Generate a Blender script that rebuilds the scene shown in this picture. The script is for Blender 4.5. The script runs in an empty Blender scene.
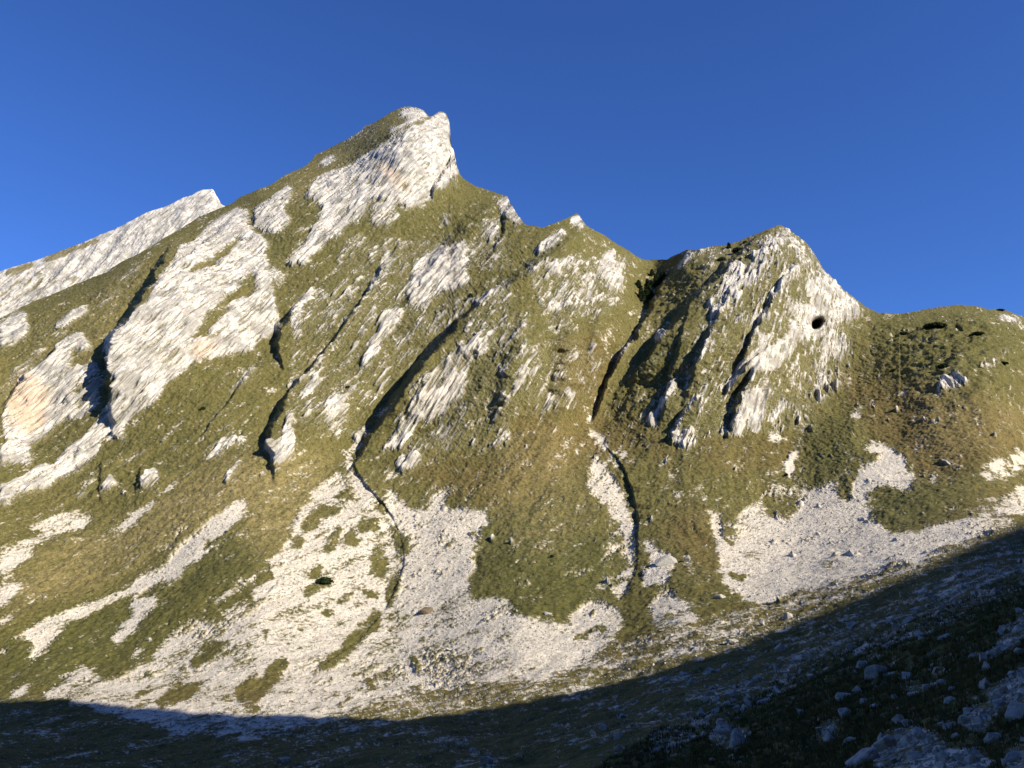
import bpy, math, random
import numpy as np
from mathutils import Vector, Matrix
random.seed(7); RNG = np.random.default_rng(7)
R = math.radians
S = bpy.context.scene
col = S.collection

# ------------------------------------------------------------------ camera, sky, sun, exposure
FPX = 803.0; PITCH = 12.0
cd = bpy.data.cameras.new('camera'); cam = bpy.data.objects.new('camera', cd); col.objects.link(cam)
cd.sensor_width = 36.0; cd.lens = 36.0 * FPX / 1024.0
cd.clip_start = 0.3; cd.clip_end = 20000
cam.location = (0, 0, 0); cam.rotation_euler = (R(90 + PITCH), 0, 0)
S.camera = cam
S.render.resolution_x = 1024; S.render.resolution_y = 768
SUN_AZ, SUN_EL = 55.0, 31.0                      # degrees right of straight-behind, elevation
SUN = np.array([math.sin(R(SUN_AZ))*math.cos(R(SUN_EL)), -math.cos(R(SUN_AZ))*math.cos(R(SUN_EL)), math.sin(R(SUN_EL))])
w = bpy.data.worlds.new('World'); S.world = w; w.use_nodes = True
nt = w.node_tree; nt.nodes.clear()
sky = nt.nodes.new('ShaderNodeTexSky'); sky.sky_type = 'NISHITA'; sky.sun_disc = False
sky.sun_elevation = R(SUN_EL); sky.sun_rotation = R(180 - SUN_AZ)
sky.altitude = 2000; sky.air_density = 1.0; sky.dust_density = 0.15; sky.ozone_density = 3.0
bg = nt.nodes.new('ShaderNodeBackground'); bg.inputs['Strength'].default_value = 0.054
wo = nt.nodes.new('ShaderNodeOutputWorld')
tint = nt.nodes.new('ShaderNodeMix'); tint.data_type = 'RGBA'; tint.blend_type = 'MULTIPLY'; tint.inputs[0].default_value = 1
tint.inputs[7].default_value = (.66, 1.10, 1.96, 1)
nt.links.new(sky.outputs[0], tint.inputs[6]); nt.links.new(tint.outputs[2], bg.inputs[0]); nt.links.new(bg.outputs[0], wo.inputs[0])
ld = bpy.data.lights.new('sun', 'SUN'); ld.energy = 5.0; ld.angle = R(0.4); ld.color = (1.0, 0.91, 0.75)
lo = bpy.data.objects.new('sun', ld); col.objects.link(lo)
lo.rotation_euler = Vector(SUN).to_track_quat('Z', 'Y').to_euler()
S.view_settings.view_transform = 'Standard'; S.view_settings.look = 'None'
S.view_settings.exposure = 0.70; S.view_settings.gamma = 1.0
S.view_settings.use_curve_mapping = False

# ------------------------------------------------------------------ numeric helpers
_g = np.random.default_rng(11).normal(size=(256, 3)).astype(np.float32)
_g /= np.linalg.norm(_g, axis=1)[:, None]
def noise(p, seed=0):
    """gradient noise, about -1..1"""
    p = p.astype(np.float32)
    f0 = np.floor(p); i = f0.astype(np.int64); f = p - f0
    u = f*f*f*(f*(f*6-15)+10)
    out = np.zeros(len(p), np.float32)
    for dx in (0, 1):
        wx = u[:, 0] if dx else 1-u[:, 0]
        for dy in (0, 1):
            wy = u[:, 1] if dy else 1-u[:, 1]
            for dz in (0, 1):
                wz = u[:, 2] if dz else 1-u[:, 2]
                h = ((i[:, 0]+dx)*73856093) ^ ((i[:, 1]+dy)*19349663) ^ ((i[:, 2]+dz)*83492791) ^ (seed*2654435)
                h = (h ^ (h >> 13)) * 1274126177
                g = _g[((h >> 9) & 255)]
                d = g[:, 0]*(f[:, 0]-dx) + g[:, 1]*(f[:, 1]-dy) + g[:, 2]*(f[:, 2]-dz)
                out += wx*wy*wz*d
    return out*1.5
def fbm(p, oct=3, seed=0, gain=0.5):
    a, o = 1.0, 0
    for k in range(oct):
        o = o + a*noise(p*(2.03**k), seed+k*17); a *= gain
    return o
def ridged(p, oct=2, seed=0):
    a, o = 1.0, 0
    for k in range(oct):
        o = o + a*(1-2*np.abs(noise(p*(2.1**k), seed+k*31))); a *= 0.5
    return o
def sstep(a, b, x):
    t = np.clip((x-a)/(b-a), 0, 1); return t*t*(3-2*t)
T_ = np.array([0.42, 0.42, 0.80]); T_ /= np.linalg.norm(T_)       # long axis of the rock beds
A_ = np.array([0.80, -0.05, -0.60]); A_ -= T_*A_.dot(T_); A_ /= np.linalg.norm(A_)
B_ = np.cross(T_, A_)
def beds(P, across, along, through=None):
    through = through or across
    return np.stack([P@A_/across, P@B_/through, P@T_/along], 1)

CP, SP = math.cos(R(PITCH)), math.sin(R(PITCH))
def rays(u, v):
    """direction with unit depth along +Y for the sight line at picture position u, v"""
    a = (np.asarray(u)-512.0)/FPX; b = (384.0-np.asarray(v))/FPX
    y = CP - b*SP; z = SP + b*CP
    return a/y, z/y

# survey points of the terrain: sight line -> distance in metres
CTRL = [
 (-200,840,75),(0,768,112),(256,768,100),(512,768,76),(700,768,49),(850,768,31),(1024,768,16),(1190,768,9.5),
 (-200,768,150),(512,840,38),(256,840,62),(0,840,74),(850,840,15),(1024,840,9),(1190,840,6),
 (-200,700,210),(0,700,178),(256,700,150),(512,700,120),(700,700,86),(850,700,55),(1024,700,27),(1190,700,15),
 (-200,640,240),(0,640,212),(256,640,186),(512,640,160),(700,640,128),(850,640,90),(1024,640,46),(1190,640,24),
 (-200,580,270),(0,580,243),(256,580,222),(512,580,205),(700,580,178),(850,580,145),(1024,580,88),(1190,580,45),
 (-200,520,305),(0,520,277),(256,520,262),(512,520,250),(700,520,230),(850,520,212),(1024,520,168),(1190,520,110),
 (-200,440,360),(0,440,330),(256,440,312),(512,440,300),(700,440,285),(850,440,275),(1024,440,258),(1190,440,235),
 (-200,380,410),(0,380,372),(128,380,350),(256,380,348),(400,380,342),(512,380,330),(600,380,338),(700,380,318),(850,380,332),(1024,380,322),(1190,380,320),
 (0,318,425),(128,310,398),(256,310,392),(400,310,380),(512,310,362),(600,310,372),(650,310,388),(720,310,360),(800,310,362),(870,308,392),(1024,318,395),(1190,345,380),
 (140,253,455),(256,230,448),(400,230,430),(512,230,425),(576,216,432),(655,262,440),(690,251,420),(740,250,402),(780,226,415),
 (256,190,500),(350,160,505),(450,170,490),(411,108,545),(449,125,525),(512,204,455),(-200,420,470),
]
_c = np.array(CTRL, float); _x = _c[:, :2]/100.0; _y = 1000.0/_c[:, 2]
def _U(r2): return 0.5*r2*np.log(r2+1e-12)
_n = len(_x)
_K = _U(((_x[:, None]-_x[None])**2).sum(-1)) + np.eye(_n)*0.004
_Q = np.hstack([np.ones((_n, 1)), _x]); _A = np.block([[_K, _Q], [_Q.T, np.zeros((3, 3))]])
_w = np.linalg.solve(_A, np.concatenate([_y, np.zeros(3)]))
def base_depth(u, v):
    q = np.stack([u, v], -1)/100.0
    out = np.empty(len(q))
    for s in range(0, len(q), 40000):
        c = q[s:s+40000]
        out[s:s+40000] = _U(((c[:, None]-_x[None])**2).sum(-1))@_w[:_n] + _w[_n] + c@_w[_n+1:]
    return 1000.0/np.maximum(out, 1.2)

# ------------------------------------------------------------------ ground-cover survey (rock, scree, grass kinds)
U0, V0, GW, GH = -60, 60, 1150, 800
def raster(poly):
    """even-odd fill on the survey grid; returns slice and boolean block"""
    p = np.array(poly, float)
    x0 = max(int(p[:, 0].min())-1-U0, 0); x1 = min(int(p[:, 0].max())+2-U0, GW)
    y0 = max(int(p[:, 1].min())-1-V0, 0); y1 = min(int(p[:, 1].max())+2-V0, GH)
    if x1 <= x0 or y1 <= y0: return None
    X, Y = np.meshgrid(np.arange(x0, x1)+U0, np.arange(y0, y1)+V0)
    ins = np.zeros(X.shape, bool)
    q = np.roll(p, -1, 0)
    for (ax, ay), (bx, by) in zip(p, q):
        if ay == by: continue
        c = ((ay > Y) != (by > Y)) & (X < (bx-ax)*(Y-ay)/(by-ay)+ax)
        ins ^= c
    return (slice(y0, y1), slice(x0, x1)), ins
def blur(a, s):
    k = np.arange(-int(3*s)-1, int(3*s)+2); g = np.exp(-k*k/(2*s*s)); g /= g.sum()
    r = len(k)//2
    for ax in (0, 1):
        pw = [(0, 0), (0, 0)]; pw[ax] = (r, r)
        b = np.pad(a, pw, 'edge'); o = np.zeros_like(a)
        for i, gk in enumerate(g):
            sl = [slice(None)]*2; sl[ax] = slice(i, i+a.shape[ax]); o += gk*b[tuple(sl)]
        a = o
    return a
def Z(ox, oy, pts, s=4.0):
    it = pts.replace('(', ' ').replace(')', ' ').split()
    return [(ox+float(a.split(',')[0])/s, oy+float(a.split(',')[1])/s) for a in it]
def layer(base, items, sig):
    a = np.full((GH, GW), float(base))
    for wgt, poly in items:
        r = raster(poly)
        if r is None: continue
        sl, ins = r
        blk = a[sl]; blk[ins] = wgt
    return blur(a, sig)
q1, q2, q3, q4, q5, q6, q7, q8 = (0,160),(256,80),(512,180),(768,200),(0,340),(256,260),(512,340),(768,370)
q9, q10, q11, q12, q13 = (0,520),(256,440),(512,520),(768,520),(256,600)
ROCK = [
 (.42, Z(*q3,'(50,320)(470,300)(440,480)(380,540)(240,560)(270,610)(160,620)(100,480)')),
 (.36, Z(*q3,'(0,520)(80,540)(60,700)(0,768)')),
 (.42, Z(*q6,'(830,260)(1024,250)(1024,420)(850,560)')), (.40, Z(*q6,'(880,180)(1024,60)(1024,240)(850,260)')),
 (.33, Z(*q6,'(500,768)(620,500)(820,320)(1024,400)(1024,768)')), (.30, Z(*q7,'(0,0)(360,0)(340,200)(220,300)(0,300)')),
 (.36, Z(*q2,'(360,640)(1024,640)(1024,768)(300,768)')),
 (.33, [(700,250),(790,228),(860,300),(850,380),(800,430),(680,445),(640,420),(700,330)]),
 (.30, [(290,300),(420,240),(480,300),(400,380),(340,440),(290,420)]),
 (1.0, Z(*q2,'(735,130)(770,165)(772,210)(765,255)(790,290)(795,330)(812,375)(780,400)(760,430)(710,440)(700,480)(670,500)(620,515)(560,490)(500,480)(450,490)(440,540)(400,570)(360,590)(340,620)(290,650)(250,680)(230,700)(200,745)(130,740)(150,690)(200,660)(220,610)(250,570)(280,520)(240,485)(195,470)(230,420)(280,380)(360,355)(420,310)(500,280)(550,240)(600,210)(660,180)(700,160)')),
 (.95, Z(*q1,'(940,195)(1000,205)(985,260)(1024,300)(1024,430)(960,500)(900,560)(830,620)(790,690)(700,768)(410,768)(440,700)(520,640)(600,560)(640,480)(700,400)(720,350)(780,330)(840,260)')),
 (.15, Z(*q1,'(960,310)(840,400)(740,440)(760,460)(860,430)(980,330)')),
 (.85, Z(*q1,'(1024,540)(940,570)(870,640)(830,700)(800,768)(1024,768)')),
 (.9, Z(*q1,'(0,660)(50,620)(100,610)(115,660)(110,710)(50,740)(0,760)')),
 (.9, Z(*q1,'(220,670)(290,610)(350,590)(360,610)(280,660)(230,685)')),
 (.8, Z(*q1,'(210,768)(260,720)(330,690)(360,740)(370,768)')),
 (.5, Z(*q1,'(470,490)(540,420)(575,420)(500,500)')), (.5, Z(*q1,'(380,590)(480,510)(490,530)(400,600)')),
 (.95, Z(*q2,'(0,520)(60,480)(130,420)(150,440)(110,520)(140,560)(100,610)(60,620)(0,590)')),
 (.9, Z(*q2,'(0,620)(60,650)(30,700)(50,740)(110,768)(0,768)')),
 (.95, Z(*q2,'(535,210)(545,190)(600,170)(625,150)(560,150)(600,112)(660,118)(690,150)(640,165)(580,210)(550,215)')),
 (.95, Z(*q2,'(260,345)(270,320)(320,295)(320,320)(280,345)')), (.95, Z(*q2,'(740,570)(760,535)(778,580)(750,588)')),
 (.7, Z(*q2,'(920,560)(950,560)(975,590)(970,640)(890,630)')), (.95, Z(*q2,'(970,480)(1010,463)(1024,490)(1024,570)(980,530)')),
 (.85, Z(*q2,'(630,750)(680,700)(740,675)(830,670)(850,720)(800,768)(640,768)')),
 (.9, Z(*q2,'(490,768)(520,690)(550,690)(530,740)(515,768)')),
 (.5, Z(*q2,'(360,640)(430,610)(470,680)(400,680)')), (.55, Z(*q2,'(450,580)(460,490)(560,500)(580,550)(520,600)')),
 (.9, Z(*q2,'(360,240)(430,190)(490,165)(490,175)(440,200)(370,245)')),
 (.95, Z(*q3,'(0,105)(30,155)(55,180)(0,165)')), (.9, Z(*q3,'(230,170)(262,137)(295,190)(260,195)')),
 (.95, Z(*q3,'(90,290)(150,230)(200,190)(215,210)(190,250)(120,300)')), (.8, Z(*q3,'(130,380)(190,320)(270,320)(260,350)(190,380)')),
 (.88, Z(*q3,'(340,340)(400,270)(415,290)(400,330)(440,370)(435,430)(390,440)(370,400)')), (.62, Z(*q3,'(270,400)(330,370)(310,470)(280,465)')),
 (.9, Z(*q3,'(655,365)(700,290)(735,288)(690,360)')),
 (.68, Z(*q3,'(780,500)(830,430)(880,350)(940,340)(1024,240)(1024,380)(930,440)(830,550)(810,560)')),
 (.62, Z(*q3,'(930,600)(980,530)(1024,520)(1024,560)')), (.85, Z(*q3,'(890,768)(960,700)(1024,610)(1024,768)')),
 (.5, Z(*q3,'(720,650)(750,580)(790,580)(740,660)')), (.85, Z(*q3,'(555,655)(590,605)(635,595)(590,645)')),
 (.75, Z(*q3,'(420,705)(500,600)(525,520)(530,530)(505,610)(440,710)')),
 (.65, Z(*q4,'(0,180)(50,100)(80,120)(60,170)(0,280)')),
 (.52, Z(*q4,'(70,120)(150,165)(180,220)(220,290)(260,350)(150,390)(120,260)')),
 (.86, Z(*q4,'(150,330)(240,320)(330,400)(375,440)(375,470)(320,490)(262,480)(240,540)(190,560)(130,560)(60,650)(0,690)(0,600)(60,550)(100,490)(80,440)(180,410)(140,350)')),
 (.60, Z(*q4,'(262,480)(300,520)(320,610)(240,660)(230,720)(200,720)(190,620)(200,560)')),
 (.68, Z(*q4,'(0,440)(0,400)(30,340)(60,280)(120,260)(110,310)(40,380)')), (.8, Z(*q4,'(390,655)(420,640)(440,648)(430,662)')),
 (.72, Z(*q4,'(900,480)(960,455)(1010,480)(1000,495)(920,490)')), (.8, Z(*q4,'(670,740)(740,690)(810,725)(800,740)(720,768)(680,768)')),
 (.7, Z(*q4,'(915,612)(960,598)(940,628)')), (.6, Z(*q4,'(830,675)(900,640)(910,655)(860,685)')),
 (.9, Z(*q5,'(0,0)(80,0)(0,40)')), (.45, Z(*q5,'(0,200)(60,130)(160,40)(190,30)(80,170)(0,240)')),
 (.96, Z(*q5,'(20,280)(100,150)(200,80)(260,30)(290,50)(280,120)(400,100)(420,170)(400,280)(300,320)(240,340)(200,380)(120,430)(130,500)(60,500)(0,500)(0,440)(30,420)(10,340)')),
 (.6, Z(*q5,'(300,140)(400,110)(415,200)(380,290)(310,300)')),
 (.97, Z(*q5,'(440,60)(480,0)(960,0)(1024,0)(1000,40)(900,70)(780,90)(740,130)(660,180)(620,260)(540,300)(510,330)(500,400)(420,410)(380,470)(320,520)(240,560)(180,600)(100,620)(0,670)(0,600)(60,580)(160,520)(220,510)(270,440)(330,400)(400,330)(440,280)(450,240)(480,160)(440,120)')),
 (.75, Z(*q5,'(880,240)(1024,95)(1024,130)(920,215)')), (.5, Z(*q5,'(800,400)(900,270)(895,245)(850,310)')),
 (.62, Z(*q5,'(830,480)(870,410)(920,400)(990,380)(990,410)(910,440)(840,490)')), (.95, Z(*q5,'(680,430)(715,425)(705,447)')),
 (1., Z(*q5,'(895,560)(960,480)(972,490)(910,570)')), (.95, Z(*q5,'(570,580)(580,540)(630,518)(640,570)(580,610)')),
 (.95, Z(*q5,'(400,610)(450,545)(470,580)(430,612)')), (.9, Z(*q5,'(480,600)(510,605)(505,635)')), (.7, Z(*q5,'(300,630)(400,520)(380,570)(330,630)')),
 (.95, Z(*q6,'(0,40)(40,30)(120,60)(100,90)(60,90)(80,180)(100,250)(60,320)(0,310)')), (.9, Z(*q6,'(110,0)(210,0)(180,25)(130,20)')),
 (.85, Z(*q6,'(180,160)(240,110)(240,140)(190,190)(180,260)(190,310)(150,310)(140,220)')),
 (.7, Z(*q6,'(250,140)(290,120)(280,160)')), (.8, Z(*q6,'(350,130)(390,115)(385,150)')), (.9, Z(*q6,'(325,197)(355,172)(345,192)')),
 (.8, Z(*q6,'(480,80)(530,20)(530,0)(545,10)(500,90)(440,130)')),
 (.85, Z(*q6,'(620,60)(700,20)(720,40)(770,0)(840,0)(830,40)(870,80)(840,110)(760,130)(700,180)(640,200)(600,130)')),
 (.85, Z(*q6,'(420,440)(450,340)(490,290)(500,220)(560,190)(590,210)(540,290)(480,380)(440,440)')), (.8, Z(*q6,'(435,245)(480,190)(480,230)')),
 (.6, Z(*q6,'(380,370)(410,320)(405,360)')), (.6, Z(*q6,'(320,420)(370,390)(380,410)(340,430)')), (.95, Z(*q6,'(870,180)(960,105)(972,118)(900,180)')),
 (.85, Z(*q6,'(175,555)(240,460)(260,480)(220,550)')), (.72, Z(*q6,'(280,580)(320,520)(360,570)(370,620)(320,720)(280,660)')),
 (.97, Z(*q6,'(100,768)(110,680)(130,600)(150,680)(160,768)')), (.75, Z(*q6,'(370,700)(460,655)(450,700)(410,740)')),
 (.78, Z(*q6,'(600,680)(640,560)(700,470)(760,400)(830,350)(900,310)(930,330)(870,390)(830,420)(830,500)(800,560)(740,620)(700,640)(640,640)(560,720)(500,768)(600,768)')),
 (.7, Z(*q6,'(740,720)(790,680)(780,768)(730,768)')),
 (1., Z(*q7,'(150,240)(200,200)(170,250)(115,297)')), (.7, Z(*q7,'(160,130)(190,150)(160,165)')), (.8, Z(*q7,'(185,205)(240,205)(215,275)(205,220)')),
 (.85, Z(*q7,'(540,350)(600,270)(650,170)(668,145)(660,210)(610,290)(580,360)')), (.82, Z(*q7,'(645,410)(670,370)(740,370)(730,440)(690,450)')),
 (1., Z(*q7,'(840,200)(920,85)(932,95)(870,205)')), (.82, Z(*q7,'(880,310)(960,200)(1000,160)(1024,150)(1024,230)(990,360)(960,385)(940,340)(890,400)(860,390)')),
 (.85, Z(*q7,'(960,90)(1000,0)(1024,0)(1024,120)')), (.7, Z(*q7,'(780,345)(800,310)(803,340)')), (.7, Z(*q7,'(420,320)(450,290)(465,310)')),
 (.8, Z(*q8,'(0,210)(40,140)(60,130)(30,210)')), (.9, Z(*q8,'(0,120)(0,80)(20,90)')), (.9, Z(*q8,'(200,15)(235,10)(225,40)(205,40)')), (.6, Z(*q8,'(180,130)(215,115)(205,140)')),
 (.85, Z(*q10,'(560,100)(620,60)(665,70)(640,120)(580,130)')), (.9, Z(*q10,'(30,20)(100,0)(160,0)(150,80)(80,100)')),
]
SCREE = [
 # general sprinkle of stones on the valley floor and along the foot
 (.20, [(-60,712),(0,705),(256,735),(512,706),(768,635),(1024,525),(1090,500),(1090,600),(1024,640),(830,700),(640,800),(-60,860)]),
 (.10, [(560,860),(640,768),(740,715),(830,668),(930,628),(1024,590),(1090,560),(1090,860)]),
 (.36, [(640,760),(700,700),(800,655),(900,612),(1024,560),(1090,530),(1090,570),(1024,590),(930,630),(830,668),(760,705)]),
 (.36, [(256,735),(320,690),(420,690),(512,650),(640,640),(768,600),(900,550),(1024,480),(1024,525),(918,575),(768,635),(637,677),(512,705),(356,731)]),
 (.75, [(1040,625),(1024,640),(1000,660),(985,668),(982,655),(1000,632),(1040,605)]),
 (.95, [(1040,660),(1018,672),(1000,690),(985,688),(990,705),(966,712),(958,730),(985,735),(1005,712),(1024,706),(1040,700)]),
 (.85, [(885,735),(915,728),(935,735),(950,750),(975,748),(990,760),(980,790),(880,790),(872,750)]), (.8, [(1005,748),(1024,740),(1050,740),(1050,790),(1000,780)]),
 (.55, [(895,690),(905,680),(950,678),(948,686),(915,694)]), (.5, [(932,665),(948,662),(945,675),(930,674)]), (.5, [(815,728),(840,720),(838,738),(818,742)]),
 (.5, [(700,740),(730,720),(750,735),(735,755)]), (.45, [(660,745),(700,735),(690,750),(660,755)]), (.45, [(870,670),(895,660),(900,668),(870,688)]),
 (.70, Z(*q10,'(330,120)(280,170)(220,230)(170,300)(150,350)(160,370)(70,460)(60,500)(0,530)(0,768)(480,768)(520,690)(560,560)(590,480)(540,350)(480,270)(430,200)(370,170)')),
 (.85, Z(*q10,'(520,200)(560,210)(610,280)(690,290)(720,250)(780,280)(880,275)(920,300)(940,330)(900,370)(860,440)(880,500)(850,560)(870,680)(900,700)(1024,690)(1024,768)(480,768)(560,650)(590,500)(620,410)(560,360)(520,300)')),
 (.70, Z(*q13,'(0,0)(1024,0)(1024,230)(830,290)(640,330)(620,380)(400,420)(300,480)(0,525)')),
 (.62, Z(*q13,'(640,140)(1024,110)(1024,300)(700,380)(620,330)')),
 (.55, Z(*q13,'(450,250)(600,240)(600,360)(470,380)(400,330)')),
 (.62, Z(*q9,'(180,680)(230,660)(320,590)(375,580)(370,620)(440,640)(500,620)(600,560)(640,500)(720,430)(790,400)(860,420)(900,370)(1024,330)(1024,900)(520,800)(300,740)(180,712)')),
 (.95, Z(*q9,'(40,702)(120,650)(100,690)(60,720)')),
 (1., Z(*q9,'(960,0)(850,0)(760,80)(700,130)(640,190)(580,220)(520,270)(420,310)(360,330)(280,370)(200,400)(110,450)(40,490)(110,480)(135,500)(125,550)(95,590)(170,530)(230,480)(280,410)(350,380)(450,320)(530,290)(550,290)(530,330)(540,380)(450,460)(460,510)(530,440)(570,400)(620,350)(640,310)(560,320)(560,290)(650,240)(700,230)(780,160)(860,110)(870,95)(810,110)(820,80)(880,80)(940,10)')),
 (1., Z(*q5,'(800,775)(930,660)(940,635)(980,640)(985,670)(950,720)(880,775)')),
 (.7, Z(*q5,'(100,768)(230,690)(370,700)(330,768)')), (.8, Z(*q5,'(430,768)(600,650)(640,650)(520,740)(480,768)')), (.5, Z(*q5,'(640,610)(740,550)(740,570)(670,610)')),
 (.95, Z(*q9,'(0,240)(0,150)(140,115)(130,140)(60,200)')), (.95, Z(*q9,'(0,350)(0,280)(80,250)(70,280)(30,330)')), (.6, Z(*q9,'(0,440)(0,400)(50,370)(60,400)')),
 (.65, Z(*q9,'(0,130)(200,40)(350,0)(260,50)(60,130)(0,170)')), (.45, Z(*q9,'(380,90)(540,0)(480,0)(400,60)')), (.8, Z(*q9,'(0,540)(50,510)(20,545)')),
 (.8, Z(*q9,'(840,340)(1000,230)(1024,210)(1024,245)(940,290)(870,340)')), (.6, Z(*q9,'(520,580)(540,510)(580,510)(550,570)')),
 (1., Z(*q10,'(420,0)(380,40)(360,60)(365,110)(400,180)(480,250)(485,220)(440,180)(400,140)(380,100)(375,60)(430,10)')),
 (.9, Z(*q10,'(700,240)(740,210)(820,188)(832,200)(770,230)(740,290)')), (.5, Z(*q10,'(490,140)(620,130)(640,140)(520,170)')), (.75, Z(*q10,'(640,262)(700,238)(700,252)')),
 (1., Z(*q7,'(330,250)(350,212)(348,240)(312,330)(312,350)(388,415)(380,440)(298,360)(303,310)')),
 (.78, Z(*q7,'(325,475)(350,480)(400,530)(440,600)(470,700)(480,775)(440,775)(400,690)(340,640)(300,600)')), (.85, Z(*q7,'(380,435)(430,510)(420,525)(375,460)')),
 (.85, Z(*q7,'(410,440)(440,450)(525,500)(480,492)')), (.85, Z(*q7,'(595,490)(650,508)(640,516)')), (.9, Z(*q7,'(620,530)(640,530)(682,580)(650,565)')),
 (.9, Z(*q7,'(575,620)(600,630)(612,655)(595,655)')), (.8, Z(*q7,'(630,622)(680,617)(665,642)')), (.6, Z(*q7,'(735,590)(780,600)(780,660)(750,640)')), (1., Z(*q7,'(787,682)(820,690)(845,775)(815,775)')),
 (.6, Z(*q7,'(860,740)(900,700)(1000,640)(1024,680)(1024,768)(880,768)')), (.45, Z(*q7,'(820,490)(960,465)(970,475)(850,500)')), (.6, Z(*q7,'(260,400)(300,405)(310,415)(265,415)')),
 (1., Z(*q8,'(75,440)(70,370)(90,320)(122,330)(100,370)(105,440)')),
 (.98, Z(*q8,'(120,560)(130,500)(220,490)(250,430)(270,500)(300,520)(330,510)(350,440)(400,380)(440,370)(450,340)(390,330)(400,290)(480,300)(540,350)(550,390)(590,420)(570,450)(580,480)(540,490)(480,460)(400,480)(390,520)(400,580)(440,620)(500,660)(560,665)(640,640)(700,612)(700,700)(600,775)(0,775)(0,600)(60,600)')),
 (.62, Z(*q8,'(690,610)(800,610)(900,560)(1024,450)(1090,430)(1090,560)(1024,585)(900,640)(760,690)(680,720)')),
 (.6, Z(*q8,'(860,400)(900,360)(1024,325)(1090,310)(1090,370)(1024,395)(960,440)(870,450)')), (.3, Z(*q8,'(925,405)(980,368)(970,400)')),
 (.5, Z(*q8,'(0,258)(130,255)(110,300)(0,300)')), (.6, Z(*q8,'(0,400)(30,400)(20,430)(0,430)')), (.55, Z(*q8,'(0,470)(140,440)(190,485)(130,510)(0,500)')), (.45, Z(*q8,'(340,150)(420,260)(400,290)(340,200)')),
 (.82, Z(*q11,'(0,370)(60,400)(220,420)(240,380)(330,310)(370,330)(440,370)(450,440)(380,500)(250,590)(100,640)(0,610)')),
 (.88, Z(*q11,'(440,0)(490,0)(490,180)(460,270)(440,320)(400,310)(420,250)(470,180)(450,100)')), (.35, Z(*q11,'(380,0)(440,0)(450,80)(470,170)(400,240)(350,290)')),
 (.92, Z(*q11,'(520,80)(560,90)(590,130)(650,150)(670,180)(620,200)(640,250)(520,270)(530,200)(570,190)')), (.9, Z(*q11,'(685,150)(705,145)(725,180)(718,200)')),
 (.6, Z(*q11,'(600,250)(700,330)(770,430)(640,480)(570,420)(550,350)')), (1., Z(*q11,'(800,0)(832,0)(850,90)(850,150)(830,165)')),
 (.85, Z(*q11,'(850,110)(960,0)(1024,0)(1024,340)(970,330)(860,280)(830,180)')), (.5, Z(*q11,'(760,210)(820,215)(800,230)')),
 (.97, Z(*q12,'(0,0)(430,0)(500,60)(620,60)(760,0)(880,0)(760,60)(640,110)(560,150)(400,210)(200,260)(60,290)(0,340)')),
 (.20, [(-60,704),(0,706),(100,719),(256,741),(356,736),(512,712),(640,684),(640,860),(-60,860)]),
 (.4, Z(*q12,'(200,190)(280,150)(300,170)(240,210)')),
]
# turf islands lying in the scree
TURF = [
 Z(*q9,'(770,540)(850,490)(930,490)(870,540)(800,590)(770,600)'), Z(*q9,'(620,720)(700,650)(820,650)(750,720)(640,768)'), Z(*q9,'(940,680)(1024,610)(1060,640)(1024,768)(960,740)'),
 Z(*q9,'(720,575)(700,570)(730,590)'), Z(*q9,'(540,700)(600,650)(610,680)(560,710)'),
 Z(*q10,'(180,330)(260,260)(340,280)(340,300)(280,310)(220,370)(180,370)'), Z(*q10,'(290,230)(380,190)(410,200)(390,240)(350,235)'), Z(*q10,'(400,350)(430,300)(490,320)(500,370)(420,372)'),
 Z(*q10,'(270,430)(330,340)(350,360)(310,450)(280,460)'), Z(*q10,'(360,380)(400,340)(400,400)(430,400)(400,430)(360,420)'), Z(*q10,'(455,500)(470,430)(520,440)(530,500)(510,560)(450,540)'),
 Z(*q10,'(210,550)(250,490)(280,500)(240,560)'), Z(*q10,'(190,630)(200,590)(250,570)(330,580)(250,610)(210,640)'), Z(*q10,'(255,690)(280,670)(320,690)(280,712)'),
 Z(*q10,'(430,600)(490,620)(490,640)(430,630)'), Z(*q10,'(310,660)(370,620)(395,620)(360,660)'), Z(*q10,'(430,768)(450,700)(500,670)(490,768)'), Z(*q10,'(520,600)(570,540)(580,600)(540,680)(520,650)'),
 Z(*q10,'(0,540)(60,520)(70,550)(0,600)'), Z(*q10,'(130,420)(170,380)(200,400)(180,440)'), Z(*q10,'(380,240)(420,230)(410,260)'), Z(*q10,'(545,370)(575,390)(575,460)(560,440)'),
 Z(*q10,'(600,470)(622,410)(625,430)'), Z(*q10,'(840,370)(880,370)(870,390)'), Z(*q10,'(360,545)(390,545)(380,560)'),
 Z(*q13,'(0,340)(90,230)(130,230)(130,270)(60,350)(0,440)'), Z(*q13,'(245,270)(330,200)(400,100)(450,80)(470,30)(490,40)(490,90)(420,170)(350,240)(280,285)'), Z(*q13,'(320,430)(370,380)(390,390)(340,440)'),
 Z(*q13,'(20,120)(50,120)(40,145)'), Z(*q13,'(165,110)(195,105)(185,130)'), Z(*q13,'(640,160)(680,145)(670,175)'), Z(*q13,'(615,230)(640,220)(670,300)(640,290)'), Z(*q13,'(430,320)(460,320)(480,360)(450,350)'),
 Z(*q11,'(330,420)(380,430)(370,450)(320,440)'), Z(*q11,'(250,460)(330,430)(300,480)(240,490)'), Z(*q11,'(270,390)(340,360)(330,390)'),
 Z(*q11,'(860,200)(940,220)(930,250)(880,240)'), Z(*q11,'(850,80)(900,90)(880,110)'),
]
rockD = layer(.09, ROCK, 2.3)
rockD[560-V0:] *= 0.5; rockD[590-V0:] = 0
scr = layer(.05, SCREE, 2.9)
turf = layer(0, [(1, p) for p in TURF], 1.3)
screeD = scr*(1-turf) + .12*turf
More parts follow.
